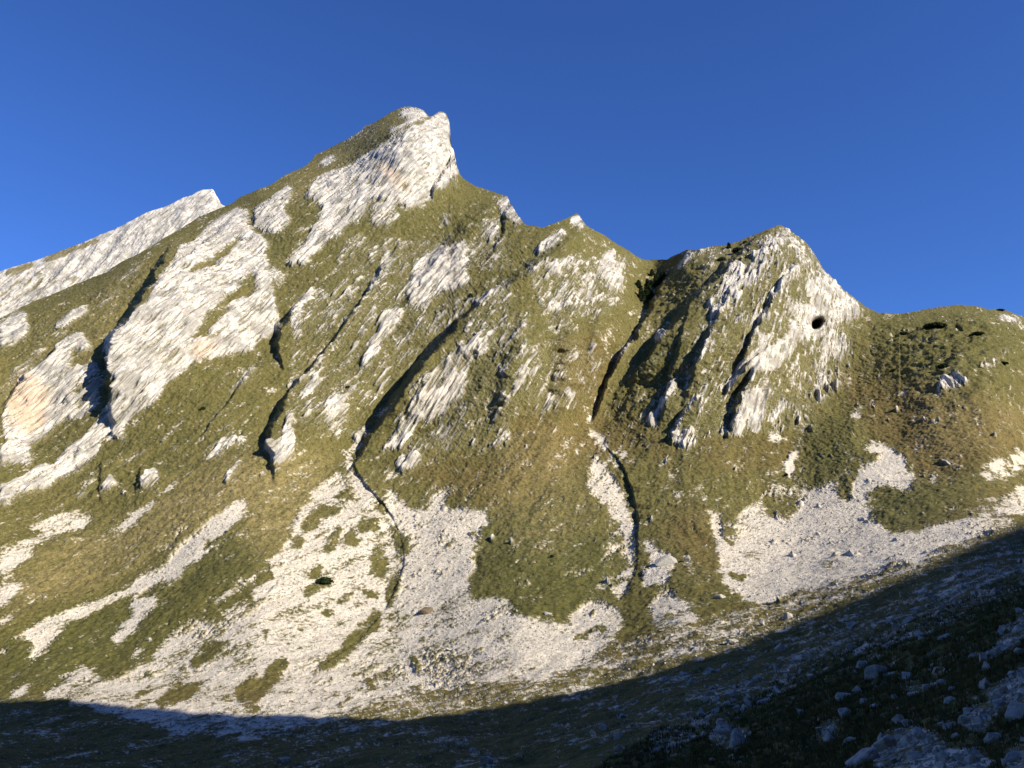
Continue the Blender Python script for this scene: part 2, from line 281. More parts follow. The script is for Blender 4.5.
bare = layer(0, [(1, Z(*q7,'(0,300)(330,300)(500,480)(300,470)(200,560)(0,520)')), (1, Z(*q8,'(260,20)(560,60)(1024,180)(1090,200)(1090,320)(860,380)(600,440)(420,260)(340,140)')),
   (.8, [(560,340),(620,330),(600,430),(560,440)]), (.7, [(390,470),(500,450),(560,500),(480,510)]), (.6, [(0,690),(250,740),(512,700),(768,630),(1024,520),(1024,480),(760,600),(512,670)]),
   (.8, [(680,500),(720,530),(715,580),(660,540)]), (.8,[(600,400),(640,420),(680,460),(630,450)]), (.7,[(700,440),(800,430),(800,470),(700,470)])], 9)
straw = layer(.08, [(1, Z(*q5,'(560,700)(760,560)(1024,440)(1060,560)(800,768)(520,768)')), (.9, Z(*q9,'(0,280)(200,120)(560,0)(760,0)(600,140)(380,280)(180,330)(30,400)')), (.9, [(255,455),(330,450),(330,480),(290,540),(255,560),(240,520)]),
   (.6, [(250,240),(300,170),(400,110),(430,115),(360,160),(300,200)]), (.5, [(500,430),(560,420),(600,520),(540,560),(490,520)]), (.6, [(0,270),(120,225),(120,245),(0,300)]), (.4,[(120,270),(260,200),(160,330),(40,400),(0,400),(0,360)]),
   (.5, Z(*q8,'(600,60)(1024,150)(1024,300)(640,360)'))], 8)
lush = layer(.15, [(1, [(475,520),(540,480),(610,540),(620,575),(580,618),(520,620),(470,600)]), (.9, [(0,640),(120,590),(200,600),(190,640),(90,680),(0,696)]), (.8, [(200,540),(260,540),(250,580),(180,620),(150,620)]),
   (.9, Z(*q8,'(120,240)(330,160)(370,280)(330,460)(220,470)(130,430)')), (.9, Z(*q8,'(410,480)(700,480)(800,520)(640,620)(520,660)(420,580)')), (.7, [(880,310),(1024,320),(1024,360),(930,380),(880,350)]),
   (.5, [(600,420),(700,450),(800,440),(790,400),(700,350),(640,350)]), (.6, Z(*q11,'(640,300)(850,330)(1024,380)(900,450)(700,430)')), (.5,[(500,300),(540,380),(500,430),(450,400)])], 11)
orange = layer(0, [(1, [(5,390),(30,372),(52,395),(45,430),(25,440),(8,420)]), (1, Z(*q2,'(480,340)(520,330)(620,440)(590,450)')), (.8, [(190,350),(215,340),(220,352),(200,365)])], 4)
rough = layer(0, [(1, [(870,318),(1024,318),(1090,330),(1090,400),(930,400),(880,370)]), (.7, [(620,370),(700,360),(720,440),(670,450),(600,420)]), (.8, [(640,265),(745,248),(690,300),(640,330),(630,290)]), (.6, [(80,450),(170,460),(160,500),(90,505)]), (.5, [(720,300),(780,330),(740,400),(690,380)])], 6)
def samp(a, u, v):
    x = np.clip(u-U0, 0, GW-1.01); y = np.clip(v-V0, 0, GH-1.01)
    i = x.astype(int); j = y.astype(int); fx = x-i; fy = y-j
    return a[j, i]*(1-fx)*(1-fy)+a[j, i+1]*fx*(1-fy)+a[j+1, i]*(1-fx)*fy+a[j+1, i+1]*fx*fy

# ------------------------------------------------------------------ ribs and gullies: crest paths, step height (m), face width, run-out
RIBS = [
 ([(170,240,0,8),(148,278,13,14),(118,318,16,16),(106,350,13,12),(106,382,10,11),(110,408,5,9),(114,445,0,6)], 110),
 ([(308,294,0,5),(290,312,5,8),(276,328,7,10),(274,342,4.5,9),(282,375,0,5)], 45),
 ([(400,240,0,3),(390,257,3,4),(365,297,3,4),(345,322,3,4),(318,358,4,5),(292,386,5,6),(272,412,9,12),(264,436,8,13),(268,455,4,11),(274,490,0,8)], 80),
 ([(580,214,0,16),(556,238,3,26),(516,268,4.5,24),(482,297,6,13),(456,320,12,10),(428,346,20,16),(402,383,18,17),(384,412,12,14),(366,435,6,10),(345,480,0,5)], 100),
 ([(700,247,0,4),(678,262,6,10),(650,300,9,14),(640,325,9,9),(618,356,8,8),(602,385,6,8),(597,405,5,8),(586,428,0,5)], 60),
 ([(762,232,0,5),(735,252,7,12),(712,275,9,12),(690,298,9,10),(662,333,9,9),(640,362,7,8),(626,388,0,6)], 70),
 ([(70,335,0,4),(50,352,4,4),(30,374,4,5),(12,392,4,5),(-5,412,0,4)], 40),
 ([(262,355,0,3),(236,390,2,3),(212,422,2,3),(198,444,0,3)], 25),
 ([(600,440,0,2),(621,465,1.8,3),(631,490,2.4,4),(637,520,2.3,4),(637,565,1.4,3),(622,600,1.0,3),(597,610,0,3)], 22),
 ([(352,452,0,2),(355,470,1.2,3),(364,484,1.3,3),(379,500,1.3,3),(391,515,1.0,3),(402,540,.5,3),(404,562,.8,2),(399,585,1.5,2),(385,610,1.5,2),(358,640,1.3,2),(322,668,1.2,2),(300,690,0,2)], 16),
 ([(800,250,0,5),(775,290,4,8),(755,325,5,8),(740,360,4,8),(728,395,0,5)], 40),
 ([(690,300,0,4),(676,345,3,6),(668,385,4,8),(664,410,4,8),(655,430,0,4)], 35),
 ([(770,340,0,4),(742,372,4,5),(728,385,3,5),(722,400,0,4)], 25),
 ([(765,350,0,5),(745,380,4,10),(735,400,6,12),(730,425,5,12),(722,445,0,6)], 28),
 ([(700,395,0,4),(682,415,4,8),(672,432,4,8),(668,450,0,4)], 20),
 ([(104,450,0,3),(101,470,1.2,5),(98,485,1.2,5),(98,510,0,4)], 14), ([(140,465,0,3),(136,478,1.5,5),(134,500,0,5)], 14), ([(80,445,0,3),(76,460,1.5,6),(74,475,0,4)],12),
 ([(160,470,0,3),(148,482,1,5),(142,495,0,4)], 12),
 ([(240,215,0,4),(215,235,4,6),(180,262,5,6),(165,275,0,4)], 50),
 ([(470,150,0,4),(448,165,4,5),(433,185,4,5),(430,205,0,4)], 25),
 ([(525,190,0,3),(505,210,3,6),(500,240,2,6),(480,270,0,4)], 35),
 ([(486,190,0,24),(462,215,3,30),(436,248,3.5,30),(410,285,2.5,24),(392,312,0,16)], 50),
 ([(556,270,0,34),(551,330,3.6,40),(545,380,3.8,40),(538,440,0,30)], 26), ([(598,250,0,30),(590,300,3,34),(580,350,3,32),(574,410,0,24)], 24), ([(520,300,0,24),(506,345,2.6,28),(492,390,2.6,26),(484,440,0,20)], 26),
 ([(728,290,0,8),(706,330,5,12),(690,370,5,12),(680,410,0,8)], 30),
 ([(960,318,0,5),(955,328,3,8),(940,338,0,6)], 18), ([(985,330,0,5),(970,340,3,8),(962,350,0,6)], 18), ([(960,350,0,5),(940,368,3,8),(930,380,0,6)], 18),
]
def rib_disp(u, v, jit):
    d = np.zeros(len(u))
    for path, dec in RIBS:
        p = np.array(path, float)
        m = (u > p[:, 0].min()-30) & (u < p[:, 0].max()+dec*3.2) & (v > p[0, 1]-2) & (v < p[-1, 1]+2)
        idx = np.where(m)[0]
        if not len(idx): continue
        uu = u[idx]; vv = v[idx]
        vs = np.linspace(p[0, 1], p[-1, 1], 120)
        ker = np.exp(-np.linspace(-2, 2, 13)**2); ker /= ker.sum()
        sm = lambda k: np.convolve(np.pad(np.interp(vs, p[:, 1], p[:, k]), 6, 'edge'), ker, 'valid')
        X = sm(0); slope = np.gradient(X, vs); cs = 1/np.sqrt(1+slope**2)
        s = (uu-np.interp(vv, vs, X))*np.interp(vv, vs, cs)
        A = np.interp(vv, vs, sm(2))*sstep(p[0, 1], p[0, 1]+6, vv)*(1-sstep(p[-1, 1]-8, p[-1, 1], vv)); W = np.interp(vv, vs, sm(3))
        s = s + jit[idx]*np.minimum(W, 12)*0.3
        W = W*.55; wob = noise(np.stack([vs/(7 if dec < 30 else 16), vs*0+p[0, 0], vs*0], 1), 4)
        A = A*np.clip(1+(.8 if dec < 23 else 0)*np.interp(vv, vs, wob), .2, 1.8); W = W*np.clip(1+.5*np.interp(vv, vs, np.roll(wob, 40)), .5, 1.6); dec_ = 6 + dec*np.clip(A/(p[:, 2].max()*.8), 0, 1)
        f = np.where(s < 0, -0.18*np.exp(s/(W*1.5))*1.0, np.where(s < W, sstep(0, 1, s/W)*1.18-0.18, np.exp(-np.maximum(s-W, 0)/dec_)))
        d[idx] += A*f
    return d
def fan_relief(u, v):
    """fans bulge, couloirs cut in"""
    g = lambda x, y, sx, sy, a, r=0: a*np.exp(-(((u-x)*math.cos(r)+(v-y)*math.sin(r))/sx)**2-((-(u-x)*math.sin(r)+(v-y)*math.cos(r))/sy)**2)
    return (g(545,520,60,110,3.5) + g(330,590,70,120,4,.3) + g(450,590,55,110,1.5) - g(392,560,12,90,2) + g(230,520,40,120,4,.6)
            - g(625,540,16,90,3) + g(690,520,60,80,4) + g(860,500,60,90,4) - g(615,380,22,90,9,.45) - g(650,290,24,50,8)
            + g(530,350,60,90,8) + g(750,340,60,90,6) - g(355,430,20,60,5,.6) + g(430,180,70,60,6) - g(800,480,20,60,2))

def surface(u, v):
    """world points of the ground at survey coordinates, before the small relief"""
    Y = base_depth(u, v)
    rx, rz = rays(u, v)
    far = sstep(90, 260, Y)
    P0 = np.stack([rx*Y, Y, rz*Y], 1)
    jit = fbm(P0/9.0, 2, 5)
    Y = Y - rib_disp(u, v, jit)*Y/340.0*1.6 - fan_relief(u, v)*(Y/300.0)
    hole = np.exp(-(((u-816.5+.15*(v-325))/5.6)**2+((v-325)/5.4)**2+jit*.9)**3)*1.8
    Y = Y + hole*14
    Y = Y - far*(ridged(beds(P0, 55, 150, 80), 2, 3)*2.2)
    return np.stack([rx*Y, Y, rz*Y], 1)

SIL = np.array([(-260,440),(-200,418),(-100,372),(-40,338),(0,318),(32,303),(60,291),(88,279),(107,272),(122,262),(140,253),(175,232),(200,217),(225,206),(232,203),(240,197),(256,190.5),
 (271,185),(288,174),(306,166),(316,155),(336,145),(348,139),(361,131),(366,126),(378,121),(391,112),(401,108),(411,107),(421,110),(428,116),(432,117),(437,113),(441,112),(446,115),(448.5,121),(449.2,132),(449.6,144),
 (453.5,152),(455,162),(458,171),(463,179),(476,187),(493,192),(503,195),(508,199),(512,207),(519,217),(526,225),(544,227),(554,224),(567,219),(576,214),(581,220),(587,227),(604,235),(619,245),
 (637,257),(644,260),(667,260),(677,255),(687,250),(697,251),(712,247),(729,245),(744,239),(762,231),(768,229),(780,224.5),(788,230),(805,241),(813,252),(823,270),(838,285),(853,297),(865,307),
 (878,313),(893,314.5),(908,314),(928,309),(943,307),(958,305),(980,307),(990,310),(1000,309),(1018,315),(1024,318),(1100,335),(1200,360),(1280,372)], float)
def sil(u): return np.interp(u, SIL[:, 0], SIL[:, 1])

# ------------------------------------------------------------------ main ground mesh
NU, NV = 1700, 1000
UU = np.linspace(-190, 1200, NU); TT = np.linspace(0, 1, NV)
u = np.tile(UU, NV); sv = sil(UU)
_k = np.exp(-np.linspace(-2.5, 2.5, 61)**2/2); _k /= _k.sum()
SVS = np.convolve(np.pad(sv, 30, 'edge'), _k, 'valid')                # eased skyline; its small teeth fade out 60 px below the crest
def vrow(s_, ss_, t): return ss_+(838-ss_)*t + (s_-ss_)*np.exp(-t*(838-ss_)/28.)
v = vrow(sv[None], SVS[None], TT[:, None]).ravel()
P = surface(u, v)
def grid_normals(P, nv, nu):
    G = P.reshape(nv, nu, 3)
    du = np.gradient(G, axis=1); dv = np.gradient(G, axis=0)
    n = np.cross(dv, du); n /= np.linalg.norm(n, axis=2, keepdims=True)+1e-9
    n = n.reshape(-1, 3)
    n *= np.sign((n*(-P)).sum(1))[:, None]
    return n
Ps = np.stack([blur(P[:, k].reshape(NV, NU), 7).ravel() for k in range(3)], 1)      # relief is raised along the eased slope, so ledges stay sharp
N0 = grid_normals(Ps, NV, NU)
Yd = P[:, 1]
rD = samp(rockD, u, v); sD = samp(screeD, u, v)
sheet = lambda ac, al: beds(P, ac, al, al*.6)
n_r = .42*fbm(beds(P, 2.6, 14, 5), 3, 41) + .30*noise(beds(P, 9, 30), 43) + .22*fbm(P/1.2, 2, 45) + .55*noise(sheet(.95, 9), 46) + .35*noise(sheet(.55, 5), 44)
crev = .9*noise(sheet(1.05, 16), 47) + .6*noise(sheet(.6, 8), 48) + .3*noise(P/7, 49)
rock = sstep(.42, .58, np.minimum(rD, .85) + .62*n_r) * (1-.85*sstep(.30, .48, crev)) * (v < 610)
far = sstep(60, 260, Yd); sc = np.clip(Yd/250, .08, 1.6)
near_p = P/np.maximum(sc, .25)[:, None]
fall = np.stack([(P[:, 0]-.55*P[:, 1])/2.6, P[:, 1]/30, P[:, 2]/16], 1)
strk = fbm(fall, 3, 55)
sD = sD*(1-.55*(1-sstep(35, 90, Yd)))
n_s = .55*fbm(P/6, 3, 51) + .62*fbm(P/1.1, 2, 57) + .35*noise(P/.5, 58) + .55*strk*far + (1-far)*(.5*noise(P/.22, 59)-.2*strk)
scree = sstep(.34, .66, sD + .62*n_s)
scree = np.maximum(scree - rock, 0)
grass = 1-np.maximum(rock, scree)
# relief: beds in the rock, tussocks in the grass, lumps in the scree
rr = blur(np.pad(rock.reshape(NV, NU), 0), 1.2).ravel()
d = rr*(ridged(sheet(5.5, 45), 2, 61)*1.15 + ridged(sheet(1.9, 20), 2, 67)*.75 + ridged(sheet(.8, 9), 1, 68)*.32 - sstep(.2, .5, crev)*.4 + fbm(P/14, 2, 73)*.7 + noise(P/3, 72)*.22 + .2)
tuss = fbm(P/2.2, 2, 81)
d += grass*(far*(fbm(P/22, 2, 83)*.9 + ridged(sheet(6, 40), 2, 84)*.35) + sc*(tuss*.33 + noise(P/.9, 87)*.24))
d += scree*(far*fbm(P/18, 2, 91)*.5 + sc*(fbm(P/1.0, 2, 93)*.13 + ridged(beds(P, 5, 60, 9), 1, 94)*.10))
d += (1-far)*(fbm(P/7, 3, 95)*.55*np.clip(Yd/60, .2, 1))
hm = np.exp(-(((u-816.5)/9.0)**2+((v-325)/9.0)**2)**4)
rg_ = samp(rough, u, v)
d += rg_*(1-rock*.6)*(ridged(P/10, 2, 131)*.9 + fbm(P/3.5, 2, 133)*.7)
d *= np.clip((TT*30), .55, 1).repeat(NU)*(1-hm)
P = P + N0*d[:, None]
P_top = P[:NU].copy()
sprk = (noise(P/.7, 99)*.5+.5)

def build_mesh(name, V, F, mat, smooth=True, attrs=None, parent=None):
    me = bpy.data.meshes.new(name)
    V = np.asarray(V, np.float32); F = np.asarray(F, np.int32)
    k = F.shape[1]
    me.vertices.add(len(V)); me.vertices.foreach_set('co', V.ravel())
    me.loops.add(F.size); me.loops.foreach_set('vertex_index', F.ravel())
    me.polygons.add(len(F)); me.polygons.foreach_set('loop_start', np.arange(0, F.size, k, dtype=np.int32))
    me.update(calc_edges=True)
    me.polygons.foreach_set('use_smooth', np.full(len(F), smooth))
    for an, a in (attrs or {}).items():
        at = me.attributes.new(an, 'FLOAT_COLOR', 'POINT'); at.data.foreach_set('color', np.asarray(a, np.float32).ravel())
    me.materials.append(mat); me.update()
    o = bpy.data.objects.new(name, me); col.objects.link(o)
    if parent: o.parent = parent
    return o

# ------------------------------------------------------------------ materials
class NT:
    def __init__(s, name):
        s.m = bpy.data.materials.new(name); s.m.use_nodes = True; s.t = s.m.node_tree
        s.b = s.t.nodes['Principled BSDF']; s.b.inputs['Roughness'].default_value = .95
        s.b.inputs['Specular IOR Level'].default_value = .12
        s.geo = s.t.nodes.new('ShaderNodeNewGeometry').outputs['Position']
    def link(s, a, b): s.t.links.new(a, b)
    def _in(s, sock, val):
        if hasattr(val, 'node'): s.link(val, sock)
        elif isinstance(val, tuple) and len(val) == 3: sock.default_value = (*val, 1) if sock.type == 'RGBA' else val
        else: sock.default_value = val
    def noise(s, scale, vec=None, detail=3, rough=.6):
        n = s.t.nodes.new('ShaderNodeTexNoise'); n.inputs['Scale'].default_value = scale
        n.inputs['Detail'].default_value = detail; n.inputs['Roughness'].default_value = rough
        s.link(vec or s.geo, n.inputs['Vector']); return n.outputs['Fac']
    def voro(s, scale, vec=None, out='Color', feat='F1'):
        n = s.t.nodes.new('ShaderNodeTexVoronoi'); n.feature = feat; n.inputs['Scale'].default_value = scale
        s.link(vec or s.geo, n.inputs['Vector']); return n.outputs[out]
    def ramp(s, f, a, b, c=0., d=1.):
        n = s.t.nodes.new('ShaderNodeMapRange'); n.interpolation_type = 'SMOOTHSTEP'
        for k, x in zip(('From Min', 'From Max', 'To Min', 'To Max'), (a, b, c, d)): n.inputs[k].default_value = x
        s.link(f, n.inputs['Value']); return n.outputs['Result']
    def mix(s, f, a, b, mode='MIX'):
        n = s.t.nodes.new('ShaderNodeMix'); n.data_type = 'RGBA'; n.blend_type = mode
        s._in(n.inputs[0], f); s._in(n.inputs[6], a); s._in(n.inputs[7], b); return n.outputs[2]
    def math(s, op, a, b=0.):
        n = s.t.nodes.new('ShaderNodeMath'); n.operation = op
        s._in(n.inputs[0], a); s._in(n.inputs[1], b); return n.outputs[0]
    def attr(s, name):
        n = s.t.nodes.new('ShaderNodeAttribute'); n.attribute_name = name
        c = s.t.nodes.new('ShaderNodeSeparateColor'); s.link(n.outputs['Color'], c.inputs[0]); return c.outputs, n.outputs['Alpha']
    def bump(s, h, strength, dist):
        n = s.t.nodes.new('ShaderNodeBump'); n.inputs['Strength'].default_value = strength; n.inputs['Distance'].default_value = dist
        s.link(h, n.inputs['Height']); s.link(n.outputs[0], s.b.inputs['Normal'])
    def bedvec(s, across, along):
        """position measured along and across the rock beds"""
        c = s.t.nodes.new('ShaderNodeCombineXYZ')
        for i, (ax, L) in enumerate(((A_, across), (B_, across), (T_, along))):
            dn = s.t.nodes.new('ShaderNodeVectorMath'); dn.operation = 'DOT_PRODUCT'
            s.link(s.geo, dn.inputs[0]); dn.inputs[1].default_value = tuple(ax/L); s.link(dn.outputs['Value'], c.inputs[i])
        return c.outputs[0]
def terrain_mat():
    m = NT('mountain_ground')
    (mr, ms, mo), spare = m.attr('cover'); (bare_, straw_, lush_), dark_ = m.attr('turf_kind')
    n1 = m.noise(.09, detail=4); n2 = m.noise(.9, detail=4, rough=.7); n3 = m.noise(2.6, detail=3, rough=.7); n4 = m.noise(.3, detail=3)
    g = m.mix(m.ramp(n1, .35, .65), (.104,.096,.026), (.133,.116,.036))
    g = m.mix(lush_, g, (.088,.090,.024))
    g = m.mix(m.math('MULTIPLY', bare_, m.ramp(n4, .35, .62, .35, 1.)), g, (.138,.094,.029))
    g = m.mix(m.math('MULTIPLY', straw_, m.ramp(n4, .3, .6, .25, .95)), g, (.270,.215,.090))
    g = m.mix(m.ramp(n2, .52, .72), g, (.19,.155,.055))
    g = m.mix(m.ramp(n2, .48, .34, 0, .68), g, (.030,.033,.011))
    g = m.mix(m.ramp(n3, .50, .37, 0, .6), g, (.038,.034,.014))
    g = m.mix(m.ramp(m.noise(1.7, detail=2), .69, .76, 0, .4), g, (.38,.35,.28))
    bv = m.bedvec(1.3, 16.); bv2 = m.bedvec(.42, 7.)
    b1 = m.noise(1., bv, 4, .65); b2 = m.noise(1., bv2, 3, .65)
    g = m.mix(m.ramp(b1, .46, .32, 0, .55), g, (.034,.036,.013))
    g = m.mix(m.math('MULTIPLY', m.math('MULTIPLY', dark_, m.ramp(b2, .48, .60, 0, 1.15)), m.ramp(n3, .3, .55)), g, (.31,.285,.215))
    r = m.mix(m.ramp(b1, .35, .65), (.45,.42,.365), (.70,.655,.585))
    r = m.mix(m.ramp(b2, .47, .37, 0, .85), r, (.19,.175,.15))
    r = m.mix(m.ramp(b1, .42, .33, 0, .85), r, (.11,.105,.075))
    r = m.mix(m.ramp(m.noise(.5, detail=4, rough=.7), .60, .70, 0, .6), r, (.13,.12,.05))
    r = m.mix(m.ramp(m.noise(.11, detail=4, rough=.65), .46, .60, 0, .72), r, (.27,.255,.225))
    r = m.mix(m.math('MULTIPLY', mo, .6), r, (.62,.44,.29))
    vc = m.t.nodes.new('ShaderNodeSeparateColor'); m.link(m.voro(1.6), vc.inputs[0])
    vf = m.t.nodes.new('ShaderNodeSeparateColor'); m.link(m.voro(5.0), vf.inputs[0])
    s_ = m.mix(vc.outputs[0], (.53,.475,.385), (.74,.675,.565))
    s_ = m.mix(m.ramp(vf.outputs[1], .3, 1., .0, .3), s_, (.36,.34,.30))
    s_ = m.mix(m.ramp(n2, .42, .28, 0, .4), s_, (.30,.275,.20))
    s_ = m.mix(m.ramp(spare, .55, .9, 0, .4), s_, (.37,.335,.27)); s_ = m.mix(m.ramp(n1, .55, .8, 0, .25), s_, (.40,.36,.29))
    c = m.mix(ms, g, s_); c = m.mix(mr, c, r)
    m.link(c, m.b.inputs['Base Color'])
    h = m.math('ADD', m.math('MULTIPLY', n2, .5), m.math('MULTIPLY', n3, .25))
    h = m.math('ADD', h, m.math('MULTIPLY', m.math('MULTIPLY', mr, m.math('ADD', b1, m.math('MULTIPLY', b2, .5))), 1.3))
    h = m.math('ADD', h, m.math('MULTIPLY', m.math('MULTIPLY', ms, m.voro(3.2, out='Distance')), .15))
    m.bump(h, .8, .5)
    return m.m
MT = terrain_mat()
def stone_mat(name, a=(.52,.50,.46), b=(.34,.325,.30), sc=3.):
    m = NT(name)
    oi = m.t.nodes.new('ShaderNodeObjectInfo').outputs['Random']
    n = m.noise(sc, detail=5, rough=.65); n2 = m.noise(sc*5, detail=3)
    c = m.mix(m.ramp(n, .35, .65), b, a)
    c = m.mix(m.ramp(n2, .62, .75, 0, .6), c, tuple(x*.42 for x in b))
    c = m.mix(m.ramp(m.noise(sc*.7, detail=2), .62, .7, 0, .5), c, (.16,.15,.09))
    c = m.mix(m.math('MULTIPLY', oi, .22), c, (.30,.29,.25))
    m.link(c, m.b.inputs['Base Color']); m.bump(m.math('ADD', n, m.math('MULTIPLY', n2, .4)), .7, .12)
    return m.m
M_ST = stone_mat('limestone', (.47,.45,.41), (.27,.255,.23))
M_BR = stone_mat('brown_stone', (.16,.115,.07), (.10,.075,.05), 1.2)

# grid faces, split into the mountain, the valley floor and the near slope
ii = (np.arange(NV-1)[:, None]*NU + np.arange(NU-1)[None]).ravel()
QF = np.stack([ii, ii+1, ii+NU+1, ii+NU], 1)
fu = u[ii]; fv = v[ii]
val_line = np.interp(fu, [-300,0,256,512,700,850,1024,1300], [722,712,745,716,669,616,541,470])
fore_line = np.interp(fu, [400,560,640,740,830,930,1024,1300], [1000,850,768,715,668,628,590,500])
val_line = np.minimum(val_line, fore_line)
cover = np.stack([rock, scree, samp(orange, u, v), np.clip(.5+.6*strk, 0, 1)], 1)
kind = np.stack([samp(bare, u, v), samp(straw, u, v), samp(lush, u, v), np.clip(rD*1.1, 0, 1)], 1)
def piece(name, sel, extraV=None):
    F = QF[sel]; used, inv = np.unique(F, return_inverse=True); F = inv.reshape(-1, 4)
    return build_mesh(name, P[used], F, MT, True, {'cover': cover[used], 'turf_kind': kind[used]})
o = piece('mountain', fv < val_line); o['kind'] = 'structure'
o = piece('valley_floor', (fv >= val_line) & (fv < fore_line)); o['kind'] = 'structure'
o = piece('foreground_slope', fv >= fore_line); o['kind'] = 'structure'

# the far flank of the mountain, falling away behind its crest
prof = [(0, 0), (1.5, -.3), (5, -3), (14, -11), (35, -30), (90, -75), (220, -170), (420, -260)]
rows = []
for k, (dy, dz) in enumerate(prof):
    q = P_top.copy(); q[:, 1] += dy
    q[:, 0] += q[:, 0]/q[:, 1]*dy*.6
    q[:, 2] += dz + (fbm(q/20, 2, 5)*min(dy*.1, 4) if k else 0)
    rows.append(q)
BV = np.concatenate(rows); K = len(prof)
jj = (np.arange(K-1)[:, None]*NU + np.arange(NU-1)[None]).ravel()
BF = np.stack([jj, jj+NU, jj+NU+1, jj+1], 1)
cv = np.tile([0.3, 0, 0, 1.], (len(BV), 1)); cv[:NU] = cover[:NU]; cv[NU:2*NU] = cover[:NU]
kd = np.tile([0.3, .3, .3, .2], (len(BV), 1))
o = build_mesh('mountain_far_flank', BV, BF, MT, True, {'cover': cv, 'turf_kind': kd}); o['kind'] = 'structure'

# ------------------------------------------------------------------ pale limestone ridge beyond the left shoulder
RT = np.array([(-260,352),(-120,306),(-40,284),(0,272),(15,267),(37,261),(46,257),(55,254),(82,244),(100,236),(117,229),(145,214),(158,209),(170,205),(184,198),(192,196),(202,190.5),(212,189.3),(216,196),(220,204),(226,207),(236,218),(250,232),(300,270)], float)
n_u, n_v = 760, 190
ru = np.linspace(-250, 300, n_u); rt = np.interp(ru, RT[:, 0], RT[:, 1])
tt = np.linspace(0, 1, n_v)
u2 = np.tile(ru, n_v); v2 = (rt[None]+(130)*tt[:, None]).ravel(); t2 = tt.repeat(n_u)
Y2 = 640 + (u2-200)*.10 - t2*62
rx, rz = rays(u2, v2)
P2 = np.stack([rx*Y2, Y2, rz*Y2], 1)
Nn = grid_normals(P2, n_v, n_u)
d2 = (ridged(beds(P2, 16, 50, 22), 2, 7)*2.2 + ridged(beds(P2, 5, 20, 7), 2, 9)*.9 + noise(P2/1.7, 10)*.4)*np.clip(t2*12, .3, 1)
P2 = P2 + Nn*d2[:, None]
turfD = layer(0, [(.9, Z(*q1,'(20,470)(40,440)(140,405)(140,425)(60,480)')), (.85, Z(*q1,'(170,420)(200,375)(330,335)(400,315)(420,330)(310,370)(200,420)')), (.8, Z(*q1,'(150,520)(190,430)(230,440)(210,490)(170,530)')),
                  (.8, Z(*q1,'(100,560)(220,490)(230,520)(130,590)')), (.55, Z(*q1,'(560,240)(680,190)(700,200)(600,260)')), (.4, Z(*q1,'(0,480)(200,420)(340,480)(0,640)'))], 2)
g2 = sstep(.42, .58, samp(turfD, u2, v2) + .3*fbm(beds(P2, 3, 12), 3, 12))
cv = np.stack([1-g2, 0*g2, 0*g2, 0*g2+1], 1); kd = np.stack([.5+0*g2, .7+0*g2, 0*g2, 0*g2+1], 1)
F2 = (np.arange(n_v-1)[:, None]*n_u + np.arange(n_u-1)[None]).ravel()
FR = np.stack([F2, F2+1, F2+n_u+1, F2+n_u], 1)
o0 = len(P2); add = []
for dy, dz in ((2, -1), (15, -14), (60, -60), (200, -180)):
    q = P2[:n_u].copy(); q[:, 1] += dy; q[:, 2] += dz; add.append(q)
allr = np.concatenate([P2]+add); fl = []
prev = np.arange(n_u)
for k in range(4):
    cur = o0 + k*n_u + np.arange(n_u)
    fl.append(np.stack([prev[:-1], cur[:-1], cur[1:], prev[1:]], 1)); prev = cur
FR = np.concatenate([FR]+fl)
ex = np.tile([.8, 0, 0, 1.], (4*n_u, 1)); cv = np.concatenate([cv, ex]); kd = np.concatenate([kd, ex])
o = build_mesh('distant_ridge', allr, FR, MT, True, {'cover': cv, 'turf_kind': kd}); o['kind'] = 'structure'

# ------------------------------------------------------------------ the ridge behind the viewer whose shadow fills the valley
SH = np.array([(-190,690),(0,700),(32,701),(70,710),(105,711),(135,715),(160,722),(200,727),(256,735),(306,732),(356,730),(411,722),(468,712),(512,705),(587,690),(637,677),(687,665),(737,647),(768,635),(843,607),(918,575),(968,547),(1024,525),(1100,488),(1195,440)], float)
su = np.interp(np.linspace(0, 1, 240), np.linspace(0, 1, len(SH)), SH[:, 0]); svv = np.interp(su, SH[:, 0], SH[:, 1])
iu = np.clip(((su-UU[0])/(UU[1]-UU[0])).astype(int), 0, NU-1)
SS_ = np.interp(su, UU, SVS); iv = np.clip(((svv-SS_)/(838-SS_)*(NV-1)).astype(int), 0, NV-1)
PB = P.reshape(NV, NU, 3)[iv, iu]
for _ in range(12): PB[1:-1] = (PB[:-2]+PB[1:-1]*2+PB[2:])/4
YC = -40.0
L = (PB[:, 1]-YC)/(-SUN[1])
CR = PB + SUN[None]*L[:, None]
CR[:, 2] += noise(np.stack([CR[:, 0]/7, CR[:, 0]*0, CR[:, 0]*0], 1), 3)*.35
# added past both ends and raised there to block skylight from the shade
dl = CR[0]-CR[6]; dr = CR[-1]-CR[-7]
ext_l = np.array([[CR[0,0]-k*60, YC-k*14, CR[0,2]+k*22] for k in range(7, 0, -1)]); ext_r = np.array([[CR[-1,0]+k*60, YC+k*0, CR[-1,2]+k*14] for k in range(1, 7)])
CR = np.concatenate([ext_l, CR, ext_r]); nc = len(CR)
hv = []; levels = [(34, None, 1.0), (22, None, .72), (10, None, .35), (0, 0, 0), (-14, None, .10), (-60, None, .45), (-200, None, .95), (-340, None, 1.1)]
for dy, _, fr in levels:
    q = CR.copy(); q[:, 1] += dy; q[:, 2] = CR[:, 2]*(1-fr) + (-12)*fr
    if dy: q += fbm(q/18, 2, 8)[:, None]*np.array([0, 2.0, 1.0])*(1 if dy < 0 else .8)
    hv.append(q)
hv = np.concatenate(hv); kk = (np.arange(len(levels)-1)[:, None]*nc + np.arange(nc-1)[None]).ravel()
